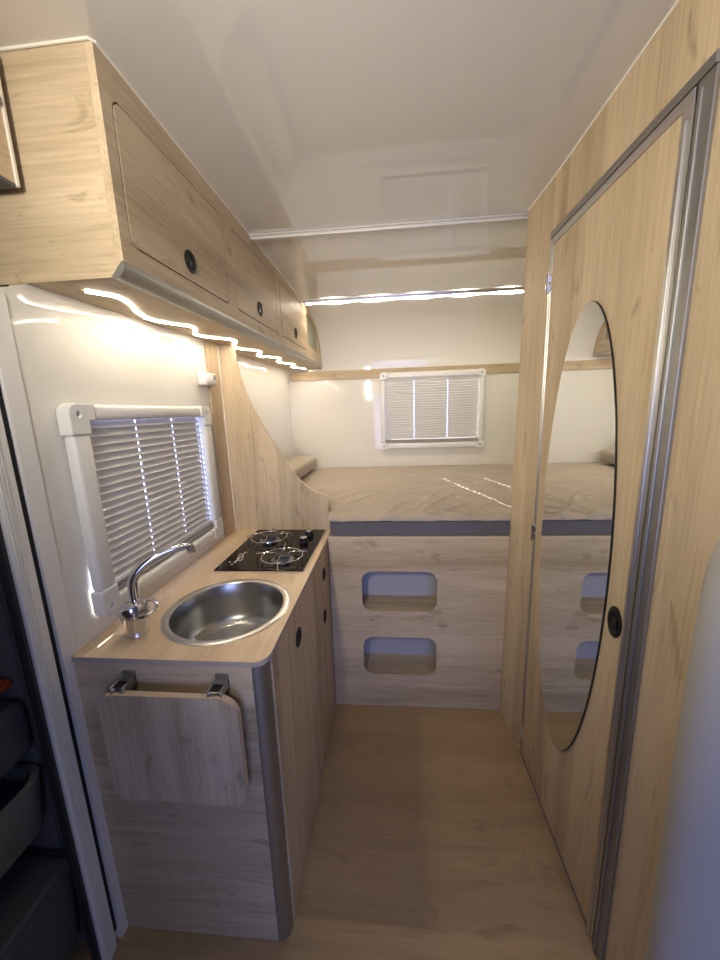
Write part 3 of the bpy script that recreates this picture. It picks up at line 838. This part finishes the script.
obj('bin_lining', box((-.955, -.28, .47), (-.850, .625, .560)), 'navy', b1)
b2 = obj('lower_bin', bin_shell(.06, .320, -.800, .652, -.87), 'cabdark', cd, True)
obj('bin_lid', box((-.956, -.28, .308), (-.812, .638, .330), .010, 3), 'cabdark', b2)
st = obj('pull_strap', tube(catmull([(-.947, .42, .835), (-.885, .52, .825), (-.874, .628, .816), (-.890, .646, .815), (-.947, .646, .815)], 4), .007, 8), 'orange', None, True)
tag(st, 'orange strap on the dark car door', 'strap')

SETTING = {
 'wall_left_outer': ('outer shell panel behind the left wall', 'wall'), 'window_1_lining': ('lining of the window opening above the sink', 'window'),
 'wall_side_outer': ('outer shell wall on the right', 'wall'), 'wall_cab_outer': ('outer shell wall beside the dark car door', 'wall'),
 'wall_cross': ('dull grey cross wall behind the grey pillar cover', 'wall'), 'wall_bath_rear': ('rear wall of the closed washroom', 'wall'),
 'wall_front': ('cab end wall around the windscreen', 'wall'), 'window_3': ('windscreen pane in the cab end wall', 'window'),
 'wall_light_baffle': ('unseen baffle wall added to keep daylight off the kitchen end', 'wall'), 'trim_3': ('pale sealant line between ceiling and right oak wall', 'trim'),
 'trim_4': ('pale sealant line along the top of the overhead cabinet', 'trim'), 'trim_5': ('pale bead between partition and wall batten', 'trim'),
 'trim_6': ('pale bead in the rear left corner of the bed niche', 'trim'), 'baseboard_right': ('dark strip along the floor under the oak door', 'baseboard'),
 'trim_8': ('thin aluminium strip beside the LED tape on the roof', 'trim'), 'trim_11': ('thin aluminium strip beside the door hinges', 'trim'),
 'window_1': ('outer pane of the window above the sink', 'window'), 'window_2': ('outer pane of the window behind the bed', 'window')}
for n_, (l_, c_) in SETTING.items():
    bpy.data.objects[n_]['label'] = l_; bpy.data.objects[n_]['category'] = c_

# ------------------------------------------------------------------ light
w = bpy.data.worlds.new('World'); SC.world = w; w.use_nodes = True
nt = w.node_tree; nt.nodes.clear()
tc = nt.nodes.new('ShaderNodeTexCoord'); sep = nt.nodes.new('ShaderNodeSeparateXYZ')
mr = nt.nodes.new('ShaderNodeMapRange'); mr.inputs[1].default_value = -.3; mr.inputs[2].default_value = .5
mx = nt.nodes.new('ShaderNodeMix'); mx.data_type = 'RGBA'
mx.inputs[6].default_value = (.36, .42, .84, 1); mx.inputs[7].default_value = (.36, .46, .96, 1)
bg = nt.nodes.new('ShaderNodeBackground'); bg.inputs[1].default_value = 8.5
ow = nt.nodes.new('ShaderNodeOutputWorld')
nt.links.new(tc.outputs['Generated'], sep.inputs[0]); nt.links.new(sep.outputs['Z'], mr.inputs[0]); nt.links.new(mr.outputs[0], mx.inputs[0])
nt.links.new(mx.outputs[2], bg.inputs[0]); nt.links.new(bg.outputs[0], ow.inputs[0])

pl = bpy.data.lights.new('windscreen_portal', 'AREA'); pl.shape = 'RECTANGLE'; pl.size = 1.46; pl.size_y = 1.14
pl.cycles.is_portal = True
po = bpy.data.objects.new('windscreen_portal', pl); COL.objects.link(po)
po.location = (.375, YF-.035, 1.16); po.rotation_euler = (radians(90), 0, 0)   # -Z of the light must face +Y

ll = bpy.data.lights.new('cab_lamp', 'AREA'); ll.shape = 'RECTANGLE'; ll.size = .05; ll.size_y = .26; ll.energy = 8.8; ll.color = (1., .90, .70); ll.spread = radians(105)
lo_ = bpy.data.objects.new('cab_lamp', ll); COL.objects.link(lo_)
lo_.location = (-.36, -.30, 1.74); lo_.rotation_euler = (radians(92.5), 0, radians(-15))

sl = bpy.data.lights.new('sun', 'SUN'); sl.energy = 85; sl.angle = radians(.53); sl.color = (1, .96, .88)
so = bpy.data.objects.new('sun', sl); COL.objects.link(so)
d = Vector((.27, -1., -.40)).normalized()
so.rotation_euler = d.to_track_quat('-Z', 'Y').to_euler(); so.location = (0, 6, 4)

# ------------------------------------------------------------------ camera
cd_ = bpy.data.cameras.new('camera'); co = bpy.data.objects.new('camera', cd_); COL.objects.link(co)
rx = Vector((.996, .082, -.032)); up = Vector((.016, .191, .981)); bk = Vector((.087, -.978, .189)).normalized()
rx = (rx-bk*rx.dot(bk)).normalized(); up = bk.cross(rx)
mw = Matrix((rx, up, bk)).transposed().to_4x4(); mw.translation = Vector((0, 0, 1.4))
co.matrix_world = mw
cd_.sensor_fit = 'HORIZONTAL'; cd_.sensor_width = 36; cd_.lens = 358/720*36
cd_.clip_start = .02
SC.camera = co

SC.view_settings.view_transform = 'Standard'; SC.view_settings.look = 'None'
SC.view_settings.exposure = 0; SC.view_settings.gamma = 1; SC.view_settings.use_curve_mapping = False
c = SC.cycles
c.use_denoising = True
c.max_bounces = 10; c.diffuse_bounces = 6; c.glossy_bounces = 6; c.transparent_max_bounces = 8
c.sample_clamp_indirect = 6
c.caustics_reflective = False; c.caustics_refractive = False
